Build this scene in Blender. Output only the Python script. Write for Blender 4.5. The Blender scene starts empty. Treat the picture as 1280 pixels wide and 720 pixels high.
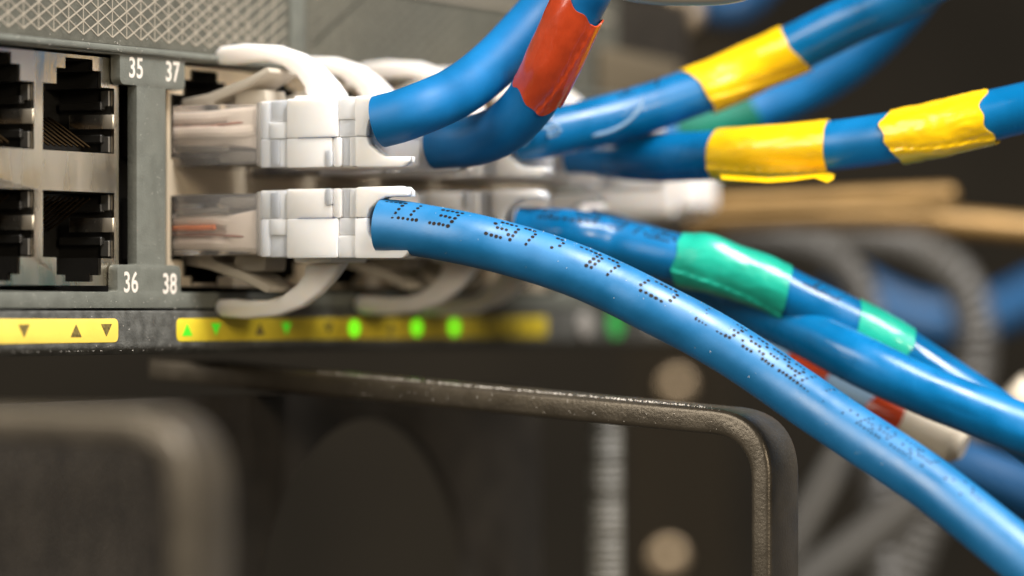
import bpy, bmesh, math, random
from mathutils import Vector, Matrix, noise as mnoise
from mathutils.geometry import tessellate_polygon

random.seed(7)
SC = bpy.context.scene
COL = SC.collection
MM = 0.001

# ------------------------------------------------------------------ camera (all lengths below in mm)
TH = math.radians(30.0)
CAM = Vector((-336.6, -239.0, 0.0))
FWD = Vector((math.cos(TH), math.sin(TH), 0))
RGT = Vector((math.sin(TH), -math.cos(TH), 0))
UP = Vector((0, 0, 1))
F = 4800.0

cam_data = bpy.data.cameras.new('camera')
cam = bpy.data.objects.new('camera', cam_data)
COL.objects.link(cam)
SC.camera = cam
cam_data.sensor_width = 36.0
cam_data.lens = 135.0
cam_data.clip_start = 0.01
cam_data.clip_end = 20
cam_data.shift_y = 25.0 / 1280.0
cam.matrix_world = Matrix(((RGT.x, UP.x, -FWD.x, CAM.x * MM), (RGT.y, UP.y, -FWD.y, CAM.y * MM),
                           (RGT.z, UP.z, -FWD.z, CAM.z * MM), (0, 0, 0, 1)))
cam_data.dof.use_dof = True
cam_data.dof.focus_distance = 0.404
cam_data.dof.aperture_fstop = 11.4

# ------------------------------------------------------------------ world, lamps, exposure
w = bpy.data.worlds.new('World')
SC.world = w
w.use_nodes = True
w.node_tree.nodes['Background'].inputs[0].default_value = (1.0, 0.86, 0.68, 1)
w.node_tree.nodes['Background'].inputs[1].default_value = 0.095


def area(name, d, dist, size, power, color, target=(20, -25, 8), size_y=None):
    """d is given as (right, up, toward the camera)"""
    t = Vector(target)
    v = (RGT * d[0] + UP * d[1] - FWD * d[2]).normalized()
    L = bpy.data.lights.new(name, 'AREA')
    L.shape = 'RECTANGLE'
    L.size = size * MM
    L.size_y = (size_y or size) * MM
    L.energy = power
    L.color = color
    o = bpy.data.objects.new(name, L)
    COL.objects.link(o)
    o.location = (t + v * dist) * MM
    o.rotation_euler = (-v).to_track_quat('-Z', 'Y').to_euler()
    return o


area('ceiling_lamp', (0.42, 0.80, 0.42), 900, 440, 21.0, (1.0, 0.97, 0.96), size_y=380)
area('fill_lamp', (-0.72, 0.42, 0.62), 1000, 620, 10.5, (1.0, 0.93, 0.83))  # unseen soft fill from the left, added to brighten the boots
area('small_warm_lamp', (0.52, 0.22, 0.84), 1100, 200, 5.0, (1.0, 0.86, 0.68))

SC.view_settings.view_transform = 'Standard'
SC.view_settings.look = 'None'
SC.view_settings.exposure = 0.0
SC.view_settings.gamma = 1.0
SC.view_settings.use_curve_mapping = False
SC.cycles.use_denoising = True
SC.cycles.max_bounces = 10
SC.cycles.transmission_bounces = 8
SC.cycles.transparent_max_bounces = 12


# ------------------------------------------------------------------ coordinate helpers
def at(px, py, z):
    """point at depth z mm seen at photo pixel px, py (1280 x 720)"""
    return CAM + FWD * z + RGT * ((px - 640) / F * z) + UP * ((385 - py) / F * z)


def pxx(px, y=0.0):
    """X of the photo column px on the plane Y = y"""
    u = (px - 640) / F
    z = (y - CAM.y) / (FWD.y + u * RGT.y)
    return CAM.x + z * (FWD.x + u * RGT.x)


def onx(px, py, X):
    """(Y, Z) of photo pixel px, py on the plane X = X"""
    u = (px - 640) / F
    z = (X - CAM.x) / (FWD.x + u * RGT.x)
    return CAM.y + z * (FWD.y + u * RGT.y), (385 - py) / F * z


# ------------------------------------------------------------------ materials
MATS = {}


def mat(name, color, rough=0.5, metal=0.0, bump=None, bstr=0.2, vary=0.0, vscale=300.0, sss=0.0, spec=0.5,
        trans=0.0, coat=0.0, emit=None, estr=0.0, ior=1.45, stretch=None, rvary=0.0, color2=None, alpha=1.0):
    m = bpy.data.materials.new(name)
    m.use_nodes = True
    nt = m.node_tree
    b = nt.nodes['Principled BSDF']
    b.inputs['Base Color'].default_value = (*color, 1)
    b.inputs['Roughness'].default_value = rough
    b.inputs['Metallic'].default_value = metal
    b.inputs['Specular IOR Level'].default_value = spec
    b.inputs['IOR'].default_value = ior
    b.inputs['Transmission Weight'].default_value = trans
    b.inputs['Coat Weight'].default_value = coat
    b.inputs['Alpha'].default_value = alpha
    if sss:
        b.inputs['Subsurface Weight'].default_value = sss
        b.inputs['Subsurface Radius'].default_value = (1.3, 1.1, 0.9)
        b.inputs['Subsurface Scale'].default_value = 0.001
    if emit:
        b.inputs['Emission Color'].default_value = (*emit, 1)
        b.inputs['Emission Strength'].default_value = estr
    tc = nt.nodes.new('ShaderNodeTexCoord')
    mp = nt.nodes.new('ShaderNodeMapping')
    nt.links.new(tc.outputs['Object'], mp.inputs['Vector'])
    if stretch:
        mp.inputs['Scale'].default_value = stretch
    if bump:
        n = nt.nodes.new('ShaderNodeTexNoise')
        n.inputs['Scale'].default_value = bump
        n.inputs['Detail'].default_value = 5
        nt.links.new(mp.outputs[0], n.inputs['Vector'])
        bp = nt.nodes.new('ShaderNodeBump')
        bp.inputs['Strength'].default_value = bstr
        bp.inputs['Distance'].default_value = 0.0001
        nt.links.new(n.outputs[0], bp.inputs['Height'])
        nt.links.new(bp.outputs[0], b.inputs['Normal'])
    if vary or rvary or color2:
        n = nt.nodes.new('ShaderNodeTexNoise')
        n.inputs['Scale'].default_value = vscale
        n.inputs['Detail'].default_value = 6
        nt.links.new(mp.outputs[0], n.inputs['Vector'])
        if vary or color2:
            mr = nt.nodes.new('ShaderNodeMapRange')
            mr.inputs[1].default_value = 0.35
            mr.inputs[2].default_value = 0.65
            nt.links.new(n.outputs[0], mr.inputs[0])
            mx = nt.nodes.new('ShaderNodeMix')
            mx.data_type = 'RGBA'
            c2 = color2 or tuple(max(0, c * (1 - vary)) for c in color)
            mx.inputs[6].default_value = (*c2, 1)
            mx.inputs[7].default_value = (*(color if color2 else tuple(min(1, c * (1 + vary)) for c in color)), 1)
            nt.links.new(mr.outputs[0], mx.inputs[0])
            nt.links.new(mx.outputs[2], b.inputs['Base Color'])
        if rvary:
            mr = nt.nodes.new('ShaderNodeMapRange')
            mr.inputs[1].default_value = 0.35
            mr.inputs[2].default_value = 0.65
            mr.inputs[3].default_value = max(0, rough - rvary)
            mr.inputs[4].default_value = min(1, rough + rvary)
            nt.links.new(n.outputs[0], mr.inputs[0])
            nt.links.new(mr.outputs[0], b.inputs['Roughness'])
    MATS[name] = m
    return m


M_BLUE = mat('blue_pvc', (0.001, 0.127, 0.32), 0.27, bump=700, bstr=0.25, vary=0.18, vscale=140, spec=0.5, rvary=0.12)
M_BLUE_M = mat('matt_blue_pvc', (0.001, 0.137, 0.335), 0.46, bump=700, bstr=0.3, vary=0.16, vscale=140, spec=1.0, rvary=0.12)
M_BLUE_OLD = mat('pale_blue_pvc', (0.22, 0.34, 0.46), 0.4, bump=900, bstr=0.1)
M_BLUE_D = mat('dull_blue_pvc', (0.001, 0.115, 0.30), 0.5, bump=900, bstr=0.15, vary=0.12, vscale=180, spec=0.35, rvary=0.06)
M_GRN_D = mat('shaded_green_tape', (0.0, 0.12, 0.075), 0.6, bump=420, bstr=0.6, vary=0.2, vscale=200, spec=0.3)  # green tape again, with the shade on it put into the colour
M_BLUE_SH = mat('shaded_blue_pvc', (0.003, 0.06, 0.16), 0.45, bump=900, bstr=0.15)  # blue jacket darkened: shade on the background cables put into the colour
M_RED = mat('red_tape', (0.46, 0.05, 0.012), 0.26, bump=420, bstr=0.9, vary=0.22, vscale=200, sss=0.1, coat=0.3)
M_YEL = mat('yellow_tape', (0.86, 0.52, 0.004), 0.27, bump=380, bstr=1.0, vary=0.10, vscale=200, coat=0.3)
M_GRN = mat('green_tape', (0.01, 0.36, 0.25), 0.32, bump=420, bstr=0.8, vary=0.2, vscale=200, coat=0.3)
M_BOOT = mat('milky_boot_plastic', (0.90, 0.85, 0.805), 0.3, bump=350, bstr=0.12, sss=0.85, vary=0.03, vscale=150)
M_BOOT2 = mat('milky_boot_plastic_thin', (0.87, 0.82, 0.775), 0.33, bump=350, bstr=0.12, sss=0.85, vary=0.03, vscale=150)
M_CLEAR = mat('clear_plug_plastic', (0.96, 0.90, 0.83), 0.16, trans=0.88, ior=1.30, bump=300, bstr=0.15)
M_PLATE = mat('grey_bezel_plastic', (0.122, 0.127, 0.106), 0.5, bump=4200, bstr=0.45, vary=0.10, vscale=500, rvary=0.08)
M_GPLATE = mat('grey_grille_plastic', (0.088, 0.086, 0.068), 0.75, spec=0.2, bump=3800, bstr=0.7, vary=0.14, vscale=900)
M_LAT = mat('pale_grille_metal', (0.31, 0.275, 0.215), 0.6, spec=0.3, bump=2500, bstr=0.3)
M_LAT2 = mat('dimmed_grille_metal', (0.14, 0.13, 0.10), 0.7, spec=0.2)  # same grille bars, light falloff to the right put into the colour
M_LIP = mat('dark_bezel_plastic', (0.085, 0.085, 0.076), 0.42, bump=3800, bstr=0.9, vary=0.3, vscale=700, rvary=0.1)
M_PRINT = mat('white_print', (0.66, 0.60, 0.52), 0.6, bump=2000, bstr=0.3, vary=0.12, vscale=2500)
M_LABEL = mat('yellow_label', (0.86, 0.62, 0.10), 0.5, bump=1500, bstr=0.2, vary=0.04, vscale=300)
M_LABEL2 = mat('deep_yellow_label', (0.70, 0.54, 0.03), 0.45, bump=1500, bstr=0.2, vary=0.12, vscale=160)
M_ARROW = mat('dark_arrow_print', (0.16, 0.12, 0.035), 0.5, vary=0.5, vscale=2600)
M_ARROWG = mat('green_arrow_lamp', (0.05, 0.45, 0.02), 0.4, emit=(0.10, 0.85, 0.02), estr=0.45)
M_LED = mat('lit_green_lamp', (0.1, 0.6, 0.02), 0.4, emit=(0.18, 1.0, 0.01), estr=1.1)
M_LEDDIM = mat('dim_green_lamp', (0.04, 0.35, 0.08), 0.4, emit=(0.05, 0.5, 0.08), estr=0.35)
M_GREYDOT = mat('grey_button_plastic', (0.32, 0.30, 0.27), 0.4)
M_METAL = mat('nickel_shield', (0.74, 0.67, 0.55), 0.28, metal=1.0, bump=600, bstr=0.35, vary=0.10, vscale=250, rvary=0.10,
              stretch=(1, 1, 0.25))
M_METAL2 = mat('brightened_shield', (0.80, 0.68, 0.50), 0.5, metal=0.7, bump=600, bstr=0.35)  # shield copy, rougher and colour brightened to lift the shade between plugs
M_GOLD = mat('gold_contact', (0.035, 0.022, 0.010), 0.6, metal=1.0)
M_BLACK = mat('black_jack_plastic', (0.012, 0.011, 0.009), 0.42, bump=1500, bstr=0.3)
M_DARKM = mat('dark_powder_coat', (0.092, 0.077, 0.056), 0.33, metal=0.55, bump=3200, bstr=0.4, vary=0.10, vscale=350, rvary=0.05)
M_PANEL = mat('dark_manager_panel', (0.022, 0.018, 0.013), 0.55, bump=1500, bstr=0.4, vary=0.2, vscale=200)
M_ROD = mat('grey_rod_plastic', (0.20, 0.19, 0.16), 0.5, bump=1200, bstr=0.3)
M_TAN = mat('tan_brass', (0.30, 0.18, 0.06), 0.42, metal=0.35, bump=300, bstr=0.2, vary=0.1)
M_EAR = mat('worn_tan_metal', (0.16, 0.13, 0.085), 0.5, metal=0.3, bump=300)
M_CREAM = mat('cream_plastic', (0.78, 0.68, 0.52), 0.4, sss=0.3)
M_GREYC = mat('grey_cable_pvc', (0.085, 0.08, 0.07), 0.42, bump=700, bstr=0.2)
M_BACK = mat('dim_room_wall', (0.038, 0.031, 0.020), 0.8, vary=0.3, vscale=8)
M_RAIL = mat('rack_rail_paint', (0.013, 0.010, 0.006), 0.9, spec=0.1, bump=800, bstr=0.3)
M_SCREW = mat('brassy_screw', (0.50, 0.38, 0.24), 0.45, metal=0.7)
M_DUST = mat('dust', (0.75, 0.70, 0.62), 0.9)
M_INK = mat('black_ink', (0.012, 0.007, 0.004), 0.45, spec=0.2)
M_WIREW = mat('white_wire', (0.86, 0.78, 0.70), 0.5)
M_WIREO = mat('orange_wire', (0.75, 0.20, 0.05), 0.5)
M_WIREB = mat('brown_wire', (0.30, 0.13, 0.08), 0.5)
M_THREAD = mat('clear_thread', (0.35, 0.55, 0.75), 0.3, alpha=0.6)
M_STEEL = mat('rubbed_steel', (0.62, 0.55, 0.42), 0.35, metal=0.9, bump=500, bstr=0.4, stretch=(0.3, 1, 1))
M_SLIT = mat('blue_seam', (0.01, 0.06, 0.22), 0.6)


# ------------------------------------------------------------------ object helpers
def finish(bm, smooth=35):
    bmesh.ops.recalc_face_normals(bm, faces=bm.faces[:])
    bmesh.ops.scale(bm, vec=(MM, MM, MM), verts=bm.verts[:])
    me = bpy.data.meshes.new('mesh')
    bm.to_mesh(me)
    bm.free()
    for p in me.polygons:
        p.use_smooth = True
    if smooth is not None and smooth < 180:
        me.set_sharp_from_angle(angle=math.radians(smooth))
    return me


def obj(name, data, material=None, parent=None, loc=None, rot=None, label=None, kind=None):
    if isinstance(data, bmesh.types.BMesh):
        data = finish(data)
    o = bpy.data.objects.new(name, data)
    if data is not None:
        data.name = name
    if material and data is not None:
        data.materials.clear()
        data.materials.append(material)
    COL.objects.link(o)
    if parent:
        o.parent = parent
    if loc is not None:
        o.location = Vector(loc) * MM
    if rot is not None:
        o.rotation_euler = rot
    if label:
        o['label'] = label
    if kind:
        o['kind'] = kind
    return o


def thing(name, label, cat, loc=(0, 0, 0), group=None):
    o = obj(name, None, loc=loc)
    o['label'] = label
    o['category'] = cat
    if group:
        o['group'] = group
    o.empty_display_size = 0.005
    return o


def tag(o, label, cat, group=None):
    o['label'] = label
    o['category'] = cat
    if group:
        o['group'] = group
    return o


def box(bm, lo, hi, bev=0.0, seg=2):
    t = bmesh.new()
    bmesh.ops.create_cube(t, size=1)
    for v in t.verts:
        v.co = Vector([(lo[i] + hi[i]) / 2 + v.co[i] * (hi[i] - lo[i]) for i in range(3)])
    if bev:
        bmesh.ops.bevel(t, geom=t.edges[:], offset=bev, segments=seg, profile=0.5, affect='EDGES')
    merge(bm, t)
    return bm


def merge(bm, t):
    me = bpy.data.meshes.new('tmp')
    t.to_mesh(me)
    t.free()
    bm.from_mesh(me)
    bpy.data.meshes.remove(me)


def prism(loops, a0, a1, f, bev=0.0, seg=2, bm=None, ang=30):
    """outline (and holes) in 2D, swept from a0 to a1; f(p, q, a) -> xyz"""
    t = bmesh.new()
    flat = [p for lp in loops for p in lp]
    A = [t.verts.new(f(p[0], p[1], a0)) for p in flat]
    B = [t.verts.new(f(p[0], p[1], a1)) for p in flat]
    if len(loops) == 1:
        t.faces.new(A)
        t.faces.new(B[::-1])
    else:
        for tri in tessellate_polygon([[Vector((p[0], p[1], 0)) for p in lp] for lp in loops]):
            t.faces.new([A[i] for i in tri])
            t.faces.new([B[i] for i in tri][::-1])
    k = 0
    for lp in loops:
        n = len(lp)
        for i in range(n):
            j = (i + 1) % n
            t.faces.new((A[k + i], A[k + j], B[k + j], B[k + i]))
        k += n
    bmesh.ops.recalc_face_normals(t, faces=t.faces[:])
    if bev:
        es = [e for e in t.edges if len(e.link_faces) == 2 and e.calc_face_angle(0) > math.radians(ang)]
        bmesh.ops.bevel(t, geom=es, offset=bev, segments=seg, profile=0.5, affect='EDGES', clamp_overlap=True)
    if bm is None:
        return t
    merge(bm, t)
    return bm


def rounded(pts, r, n=5):
    """round the corners of a polygon; r may be a list"""
    out = []
    N = len(pts)
    for i in range(N):
        p = Vector(pts[i][:2])
        a = Vector(pts[i - 1][:2])
        b = Vector(pts[(i + 1) % N][:2])
        rr = r[i] if isinstance(r, (list, tuple)) else r
        if rr <= 0:
            out.append((p.x, p.y))
            continue
        da, db = (a - p), (b - p)
        l = min(rr, da.length * 0.49, db.length * 0.49)
        s, e = p + da.normalized() * l, p + db.normalized() * l
        for k in range(n + 1):
            t = k / n
            q = s * (1 - t) ** 2 + p * 2 * t * (1 - t) + e * t * t
            out.append((q.x, q.y))
    return out


XZ = lambda y0: (lambda p, q, a: (p, y0 + a, q))          # profile in the panel plane, depth a
YZX = lambda p, q, a: (a, p, q)                           # profile in Y, Z swept along X


def spline(pts, step=0.5):
    """dense Catmull-Rom polyline with roughly equal steps (mm)"""
    P = [Vector(p) for p in pts]
    P = [P[0] * 2 - P[1]] + P + [P[-1] * 2 - P[-2]]
    dense = []
    for i in range(1, len(P) - 2):
        p0, p1, p2, p3 = P[i - 1:i + 3]
        # centripetal-ish knots
        t0 = 0.0
        t1 = t0 + max((p1 - p0).length, 1e-6) ** 0.5
        t2 = t1 + max((p2 - p1).length, 1e-6) ** 0.5
        t3 = t2 + max((p3 - p2).length, 1e-6) ** 0.5
        for k in range(40):
            t = t1 + (t2 - t1) * k / 40
            A1 = p0 * ((t1 - t) / (t1 - t0)) + p1 * ((t - t0) / (t1 - t0))
            A2 = p1 * ((t2 - t) / (t2 - t1)) + p2 * ((t - t1) / (t2 - t1))
            A3 = p2 * ((t3 - t) / (t3 - t2)) + p3 * ((t - t2) / (t3 - t2))
            B1 = A1 * ((t2 - t) / (t2 - t0)) + A2 * ((t - t0) / (t2 - t0))
            B2 = A2 * ((t3 - t) / (t3 - t1)) + A3 * ((t - t1) / (t3 - t1))
            dense.append(B1 * ((t2 - t) / (t2 - t1)) + B2 * ((t - t1) / (t2 - t1)))
    dense.append(P[-2])
    out = [dense[0]]
    acc = 0.0
    for a, b in zip(dense, dense[1:]):
        l = (b - a).length
        while acc + l >= step:
            k = (step - acc) / l
            a = a + (b - a) * k
            out.append(a.copy())
            l = (b - a).length
            acc = 0.0
        acc += l
    return out


class Path:
    """a smooth path with frames; angle 0 faces the camera side, 90 degrees is up"""
    def __init__(self, pts, step=0.5):
        self.p = spline(pts, step)
        self.step = step
        n = len(self.p)
        self.t = [(self.p[min(i + 1, n - 1)] - self.p[max(i - 1, 0)]).normalized() for i in range(n)]
        self.length = (n - 1) * step

    def frame(self, s):
        k = min(max(s / self.step, 0), len(self.p) - 1.001)
        i = int(k)
        fr = k - i
        p = self.p[i].lerp(self.p[i + 1], fr)
        t = self.t[i].lerp(self.t[i + 1], fr).normalized()
        front = -FWD
        front = (front - t * front.dot(t)).normalized()
        up = t.cross(front)
        if up.dot(UP) < 0:
            up = -up
        if abs(t.z) > 0.97 and up.dot(RGT) > 0:
            up = up
        return p, t, front, up

    def point(self, s, phi, r):
        p, t, f, u = self.frame(s)
        return p + (f * math.cos(phi) + u * math.sin(phi)) * r

    def s_at_px(self, px):
        best, bs = 1e9, 0
        for i, p in enumerate(self.p):
            d = p - CAM
            x = 640 + F * d.dot(RGT) / d.dot(FWD)
            if abs(x - px) < best:
                best, bs = abs(x - px), i * self.step
        return bs


def tube(path, r, s0=0.0, s1=None, seg=36, ds=1.0, rf=None, skew0=0.0, skew1=0.0, jag=0.0, cap=True, seed=0, lip=0.0):
    """skin a path; rf(s, phi) adds to the radius; skew slants the ends"""
    s1 = path.length if s1 is None else s1
    n = max(2, int((s1 - s0) / ds))
    bm = bmesh.new()
    rings = []
    for i in range(n + 1):
        ring = []
        for k in range(seg):
            phi = 2 * math.pi * k / seg
            a0 = s0 + skew0 * math.sin(phi) + jag * mnoise.noise(Vector((math.cos(phi) * 1.5, math.sin(phi) * 1.5, seed)))
            a1 = s1 + skew1 * math.sin(phi) + jag * mnoise.noise(Vector((math.cos(phi) * 1.5, math.sin(phi) * 1.5, seed + 9)))
            s = a0 + (a1 - a0) * i / n
            rr = r + (rf(s, phi) if rf else 0)
            ring.append(bm.verts.new(path.point(s, phi, rr)))
        rings.append(ring)
    if lip:       # turn the ends inwards so the sheet has a visible edge
        for end, sgn in ((0, 1), (-1, -1)):
            base = rings[end]
            ctr = sum((v.co for v in base), Vector()) / seg
            ring = [bm.verts.new(v.co + (ctr - v.co).normalized() * lip) for v in base]
            if end == 0:
                rings.insert(0, ring)
            else:
                rings.append(ring)
    for a, b in zip(rings, rings[1:]):
        for k in range(seg):
            bm.faces.new((a[k], a[(k + 1) % seg], b[(k + 1) % seg], b[k]))
    if cap:
        bm.faces.new(rings[0])
        bm.faces.new(rings[-1][::-1])
    return bm


def rebase(bm, origin):
    bmesh.ops.translate(bm, vec=-Vector(origin), verts=bm.verts[:])
    return bm


# ================================================================== THE RACK AROUND (structure)
bm = bmesh.new()
c = at(640, 360, 2600)
box(bm, (-1500, -4, -1200), (1500, 4, 1200))
bw = obj('back_wall', bm, M_BACK, loc=c, kind='structure')
bw.rotation_euler = (0, 0, -math.atan2(RGT.y, RGT.x) * -1)

# ================================================================== NETWORK SWITCH
SW = thing('network_switch', 'dark grey network switch with port numbers 35 to 38 between its jack openings', 'network switch')

T_ = 1.2   # bezel thickness
xl, xr, xe = -50.0, 106.0, 126.0
DIV_L, DIV_R = pxx(171), pxx(207)
TL, TR = pxx(150), pxx(231)
BL, BR = pxx(147), pxx(226)
outer = [(xl, 0.0), (xr, 0.0), (xr, 27.6), (xl, 27.6)]
winL = rounded([(xl + 3, 1.7), (BL, 1.7), (BL, 4.6), (DIV_L, 4.6), (DIV_L, 23.7), (TL, 23.7), (TL, 26.8), (xl + 3, 26.8)],
               [0.3, 0.3, 0.7, 0.2, 0.2, 0.8, 0.3, 0.3])
winR = rounded([(90, 1.7), (90, 26.8), (TR, 26.8), (TR, 23.6), (DIV_R, 23.6), (DIV_R, 4.6), (BR, 4.6), (BR, 1.7)],
               [0.3, 0.3, 0.3, 0.8, 0.2, 0.2, 0.9, 0.3])
sfp = rounded([(96, 10.5), (112, 10.5), (112, 21.5), (96, 21.5)], 0.4)
fp = obj('faceplate', prism([outer, winL, winR, sfp], 0.0, T_, XZ(0), bev=0.28), M_PLATE, SW)
# rounded rib above the windows
obj('rib', prism([rounded([(-0.5, 26.95), (-0.5, 27.75), (1.0, 27.85), (1.0, 26.85)], [0.5, 0.5, 0, 0])], xl, xr, YZX), M_PLATE, SW)
# upper plate with raised lattice
bm = prism([[(xl, 27.9), (xr, 27.9), (xr, 41.0), (xl, 41.0)]], 0.62, 2.2, XZ(0))
obj('upper_plate', bm, M_GPLATE, SW)
X_G1, X_G2, X_G3 = pxx(366), pxx(384), pxx(585)
bm = bmesh.new()
box(bm, (X_G1, 0.2, 28.0), (X_G2, 0.9, 41), 0.25)
obj('upper_plate_rib', bm, M_PLATE, SW)
# lattice bars
px_p, pz_p, zb = 2.57, 1.44, 28.6
tip0 = pxx(73)
zt = 37.4
wb = 0.09
GR = obj('grille', prism([[(xl + 1, zt), (xr - 2, zt), (xr - 2, zt + 0.5), (xl + 1, zt + 0.5)]], 0.3, 0.62, XZ(0)), M_LAT, SW)


def clip_bar(x0, x1, z0, z1, seg_lo, seg_hi):
    if x1 <= seg_lo or x0 >= seg_hi:
        return None
    def lerp(xx):
        return z0 + (z1 - z0) * (xx - x0) / (x1 - x0)
    a, b = max(x0, seg_lo), min(x1, seg_hi)
    return a, b, lerp(a), lerp(b)


def bar_mesh(a, b, c_, d, w_=wb, y0=0.56, y1=0.66):
    p, q = Vector((a, c_)), Vector((b, d))
    n = (q - p).normalized()
    m_ = Vector((-n.y, n.x)) * w_
    t = bmesh.new()
    vs = []
    for y in (y0, y1):
        k = 0.75 if y == y0 else 1.0
        vs += [t.verts.new((v.x, y, v.y)) for v in (p + m_ * k, p - m_ * k, q - m_ * k, q + m_ * k)]
    for f in ((0, 1, 2, 3), (7, 6, 5, 4), (0, 4, 5, 1), (1, 5, 6, 2), (2, 6, 7, 3), (3, 7, 4, 0)):
        t.faces.new([vs[i] for i in f])
    return t


nrow = int((zt - zb) / pz_p)
zt2 = zb + nrow * pz_p
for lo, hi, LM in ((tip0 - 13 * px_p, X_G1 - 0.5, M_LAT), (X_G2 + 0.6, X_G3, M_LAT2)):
    k0 = math.ceil((lo - tip0) / px_p)
    k1 = math.floor((hi - tip0) / px_p)
    for k in range(k0 - 1, k1 + 1):
        x = tip0 + k * px_p
        if k >= k0:
            obj('grille_bar', bar_mesh(x, x + 1e-4, zb, zt2, 0.075, 0.58), LM, GR)
        for sgn in (1, -1):
            dx = nrow * px_p
            xa, xb = x, x + sgn * dx
            a0, b0, z0, z1 = (xa, xb, zb, zt2) if sgn > 0 else (xb, xa, zt2, zb)
            g = clip_bar(a0, b0, z0, z1, tip0 + k0 * px_p - 0.5, hi)
            if g:
                # the two diagonals lie at slightly different depth
                obj('grille_bar', bar_mesh(g[0], g[1], g[2], g[3], wb, 0.55 if sgn > 0 else 0.57), LM, GR)
    # diagonals that enter from the left edge above the bottom row
    for j in range(1, nrow):
        z = zb + j * pz_p
        x = tip0 + k0 * px_p
        obj('grille_bar', bar_mesh(x, x + (nrow - j) * px_p, z, zt2, wb, 0.55), LM, GR)

# lower lip with port status labels
lip = prism([rounded([(-0.25, -0.28), (-0.25, -4.25), (0.75, -4.95), (9, -4.95), (9, -0.28)], [0.25, 0.5, 0.2, 0, 0])], xl, xe, YZX)
obj('lower_lip', lip, M_LIP, SW)
bm = bmesh.new()
box(bm, (xl, 1.3, -0.3), (xr, 9, 1.6))
box(bm, (xl, 2.3, 26.95), (xr, 9, 41))
box(bm, (xl, 9, -4.95), (xr, 12, 41))
obj('chassis', bm, M_BLACK, SW)


def label(x0, x1, m_, z0=-3.62, z1=-1.12):
    return obj('status_label', prism([rounded([(x0, z0), (x1, z0), (x1, z1), (x0, z1)], 0.75, 6)], -0.31, -0.2, XZ(0), bev=0.03), m_, SW)


lab1 = label(xl + 2, pxx(145), M_LABEL)
lab2 = label(pxx(218), pxx(681), M_LABEL2)


def arrow(px, up, m_, parent, s=1.0, name='arrow_mark'):
    x, z, h, d = pxx(px), -2.35, 0.68 * s, 0.98 * s
    if up:
        pts = [(x - d, z - h), (x + d, z - h), (x, z + h)]
    else:
        pts = [(x - d, z + h), (x, z - h), (x + d, z + h)]
    if m_ is M_LED:
        pts = [(x + 1.1 * math.cos(a * 0.2618), z + 0.95 * math.sin(a * 0.2618)) for a in range(24)]
        return obj(name, prism([pts], -0.36, -0.309, XZ(0)), m_, parent)
    return obj(name, prism([rounded(pts, 0.12, 2)], -0.34, -0.309, XZ(0)), m_, parent)


for px, up in ((-45, False), (27, False), (92, True), (130, False)):
    arrow(px, up, M_ARROW, lab1)
for px, up, m_ in ((231, True, M_ARROWG), (267, False, M_ARROWG), (322, True, M_ARROW), (355, False, M_ARROWG), (408, False, M_ARROW),
                   (440, True, M_LED), (486, True, M_ARROW), (518, False, M_LED), (565, True, M_LED), (606, False, M_ARROW), (640, True, M_ARROW)):
    arrow(px, up, m_, lab2, 1.55 if m_ is M_LED else 1.0, 'status_lamp' if m_ in (M_LED, M_ARROWG) else 'arrow_mark')


def disc(bm, x, z, r, y0, y1, n=24, bev=0.1):
    return prism([[(x + r * math.cos(2 * math.pi * k / n), z + r * math.sin(2 * math.pi * k / n)) for k in range(n)]], y0, y1, XZ(0), bev=bev, bm=bm)


bm = bmesh.new(); disc(bm, pxx(727), -2.2, 1.7, -0.8, -0.2)
obj('mode_button', bm, M_GREYDOT, SW)
bm = bmesh.new(); disc(bm, pxx(767), -2.0, 1.9, -0.5, -0.2)
obj('system_lamp', bm, M_LEDDIM, SW)
bm = bmesh.new(); disc(bm, pxx(812), -2.1, 1.5, -0.5, -0.2)
obj('mode_button', bm, M_GREYDOT, SW)


# printed numbers
def text_mesh(s, h, sx=0.8):
    cu = bpy.data.curves.new('t', 'FONT')
    cu.body = s
    cu.align_x = 'CENTER'
    cu.align_y = 'CENTER'
    cu.size = h / 0.70 * MM
    cu.extrude = 0.01 * MM
    cu.offset = 0.022 * h * MM
    cu.space_character = 1.05
    cu.resolution_u = 6
    o = bpy.data.objects.new('t', cu)
    COL.objects.link(o)
    dg = bpy.context.evaluated_depsgraph_get()
    me = bpy.data.meshes.new_from_object(o.evaluated_get(dg))
    bpy.data.objects.remove(o)
    me.transform(Matrix.Diagonal((sx, 1, 1, 1)))
    me.transform(Matrix.Rotation(math.pi / 2, 4, 'X'))
    return me


for s, px, z in (('35', 170, 25.45), ('37', 215.5, 25.4), ('36', 163.5, 2.62), ('38', 212, 2.5)):
    o = obj('printed_number', text_mesh(s, 2.15, 0.86), M_PRINT, fp, loc=(pxx(px), -0.006, z))

# port columns
CX = {n: -11.0 + (n - 35) * 7 if n <= 35 else 12.9 + (n - 37) * 7 for n in range(31, 49, 2)}
CX.update({n + 1: v for n, v in list(CX.items())})
RZ = {0: 19.15, 1: 9.35}         # centres of the jack openings, top and bottom row


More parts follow.
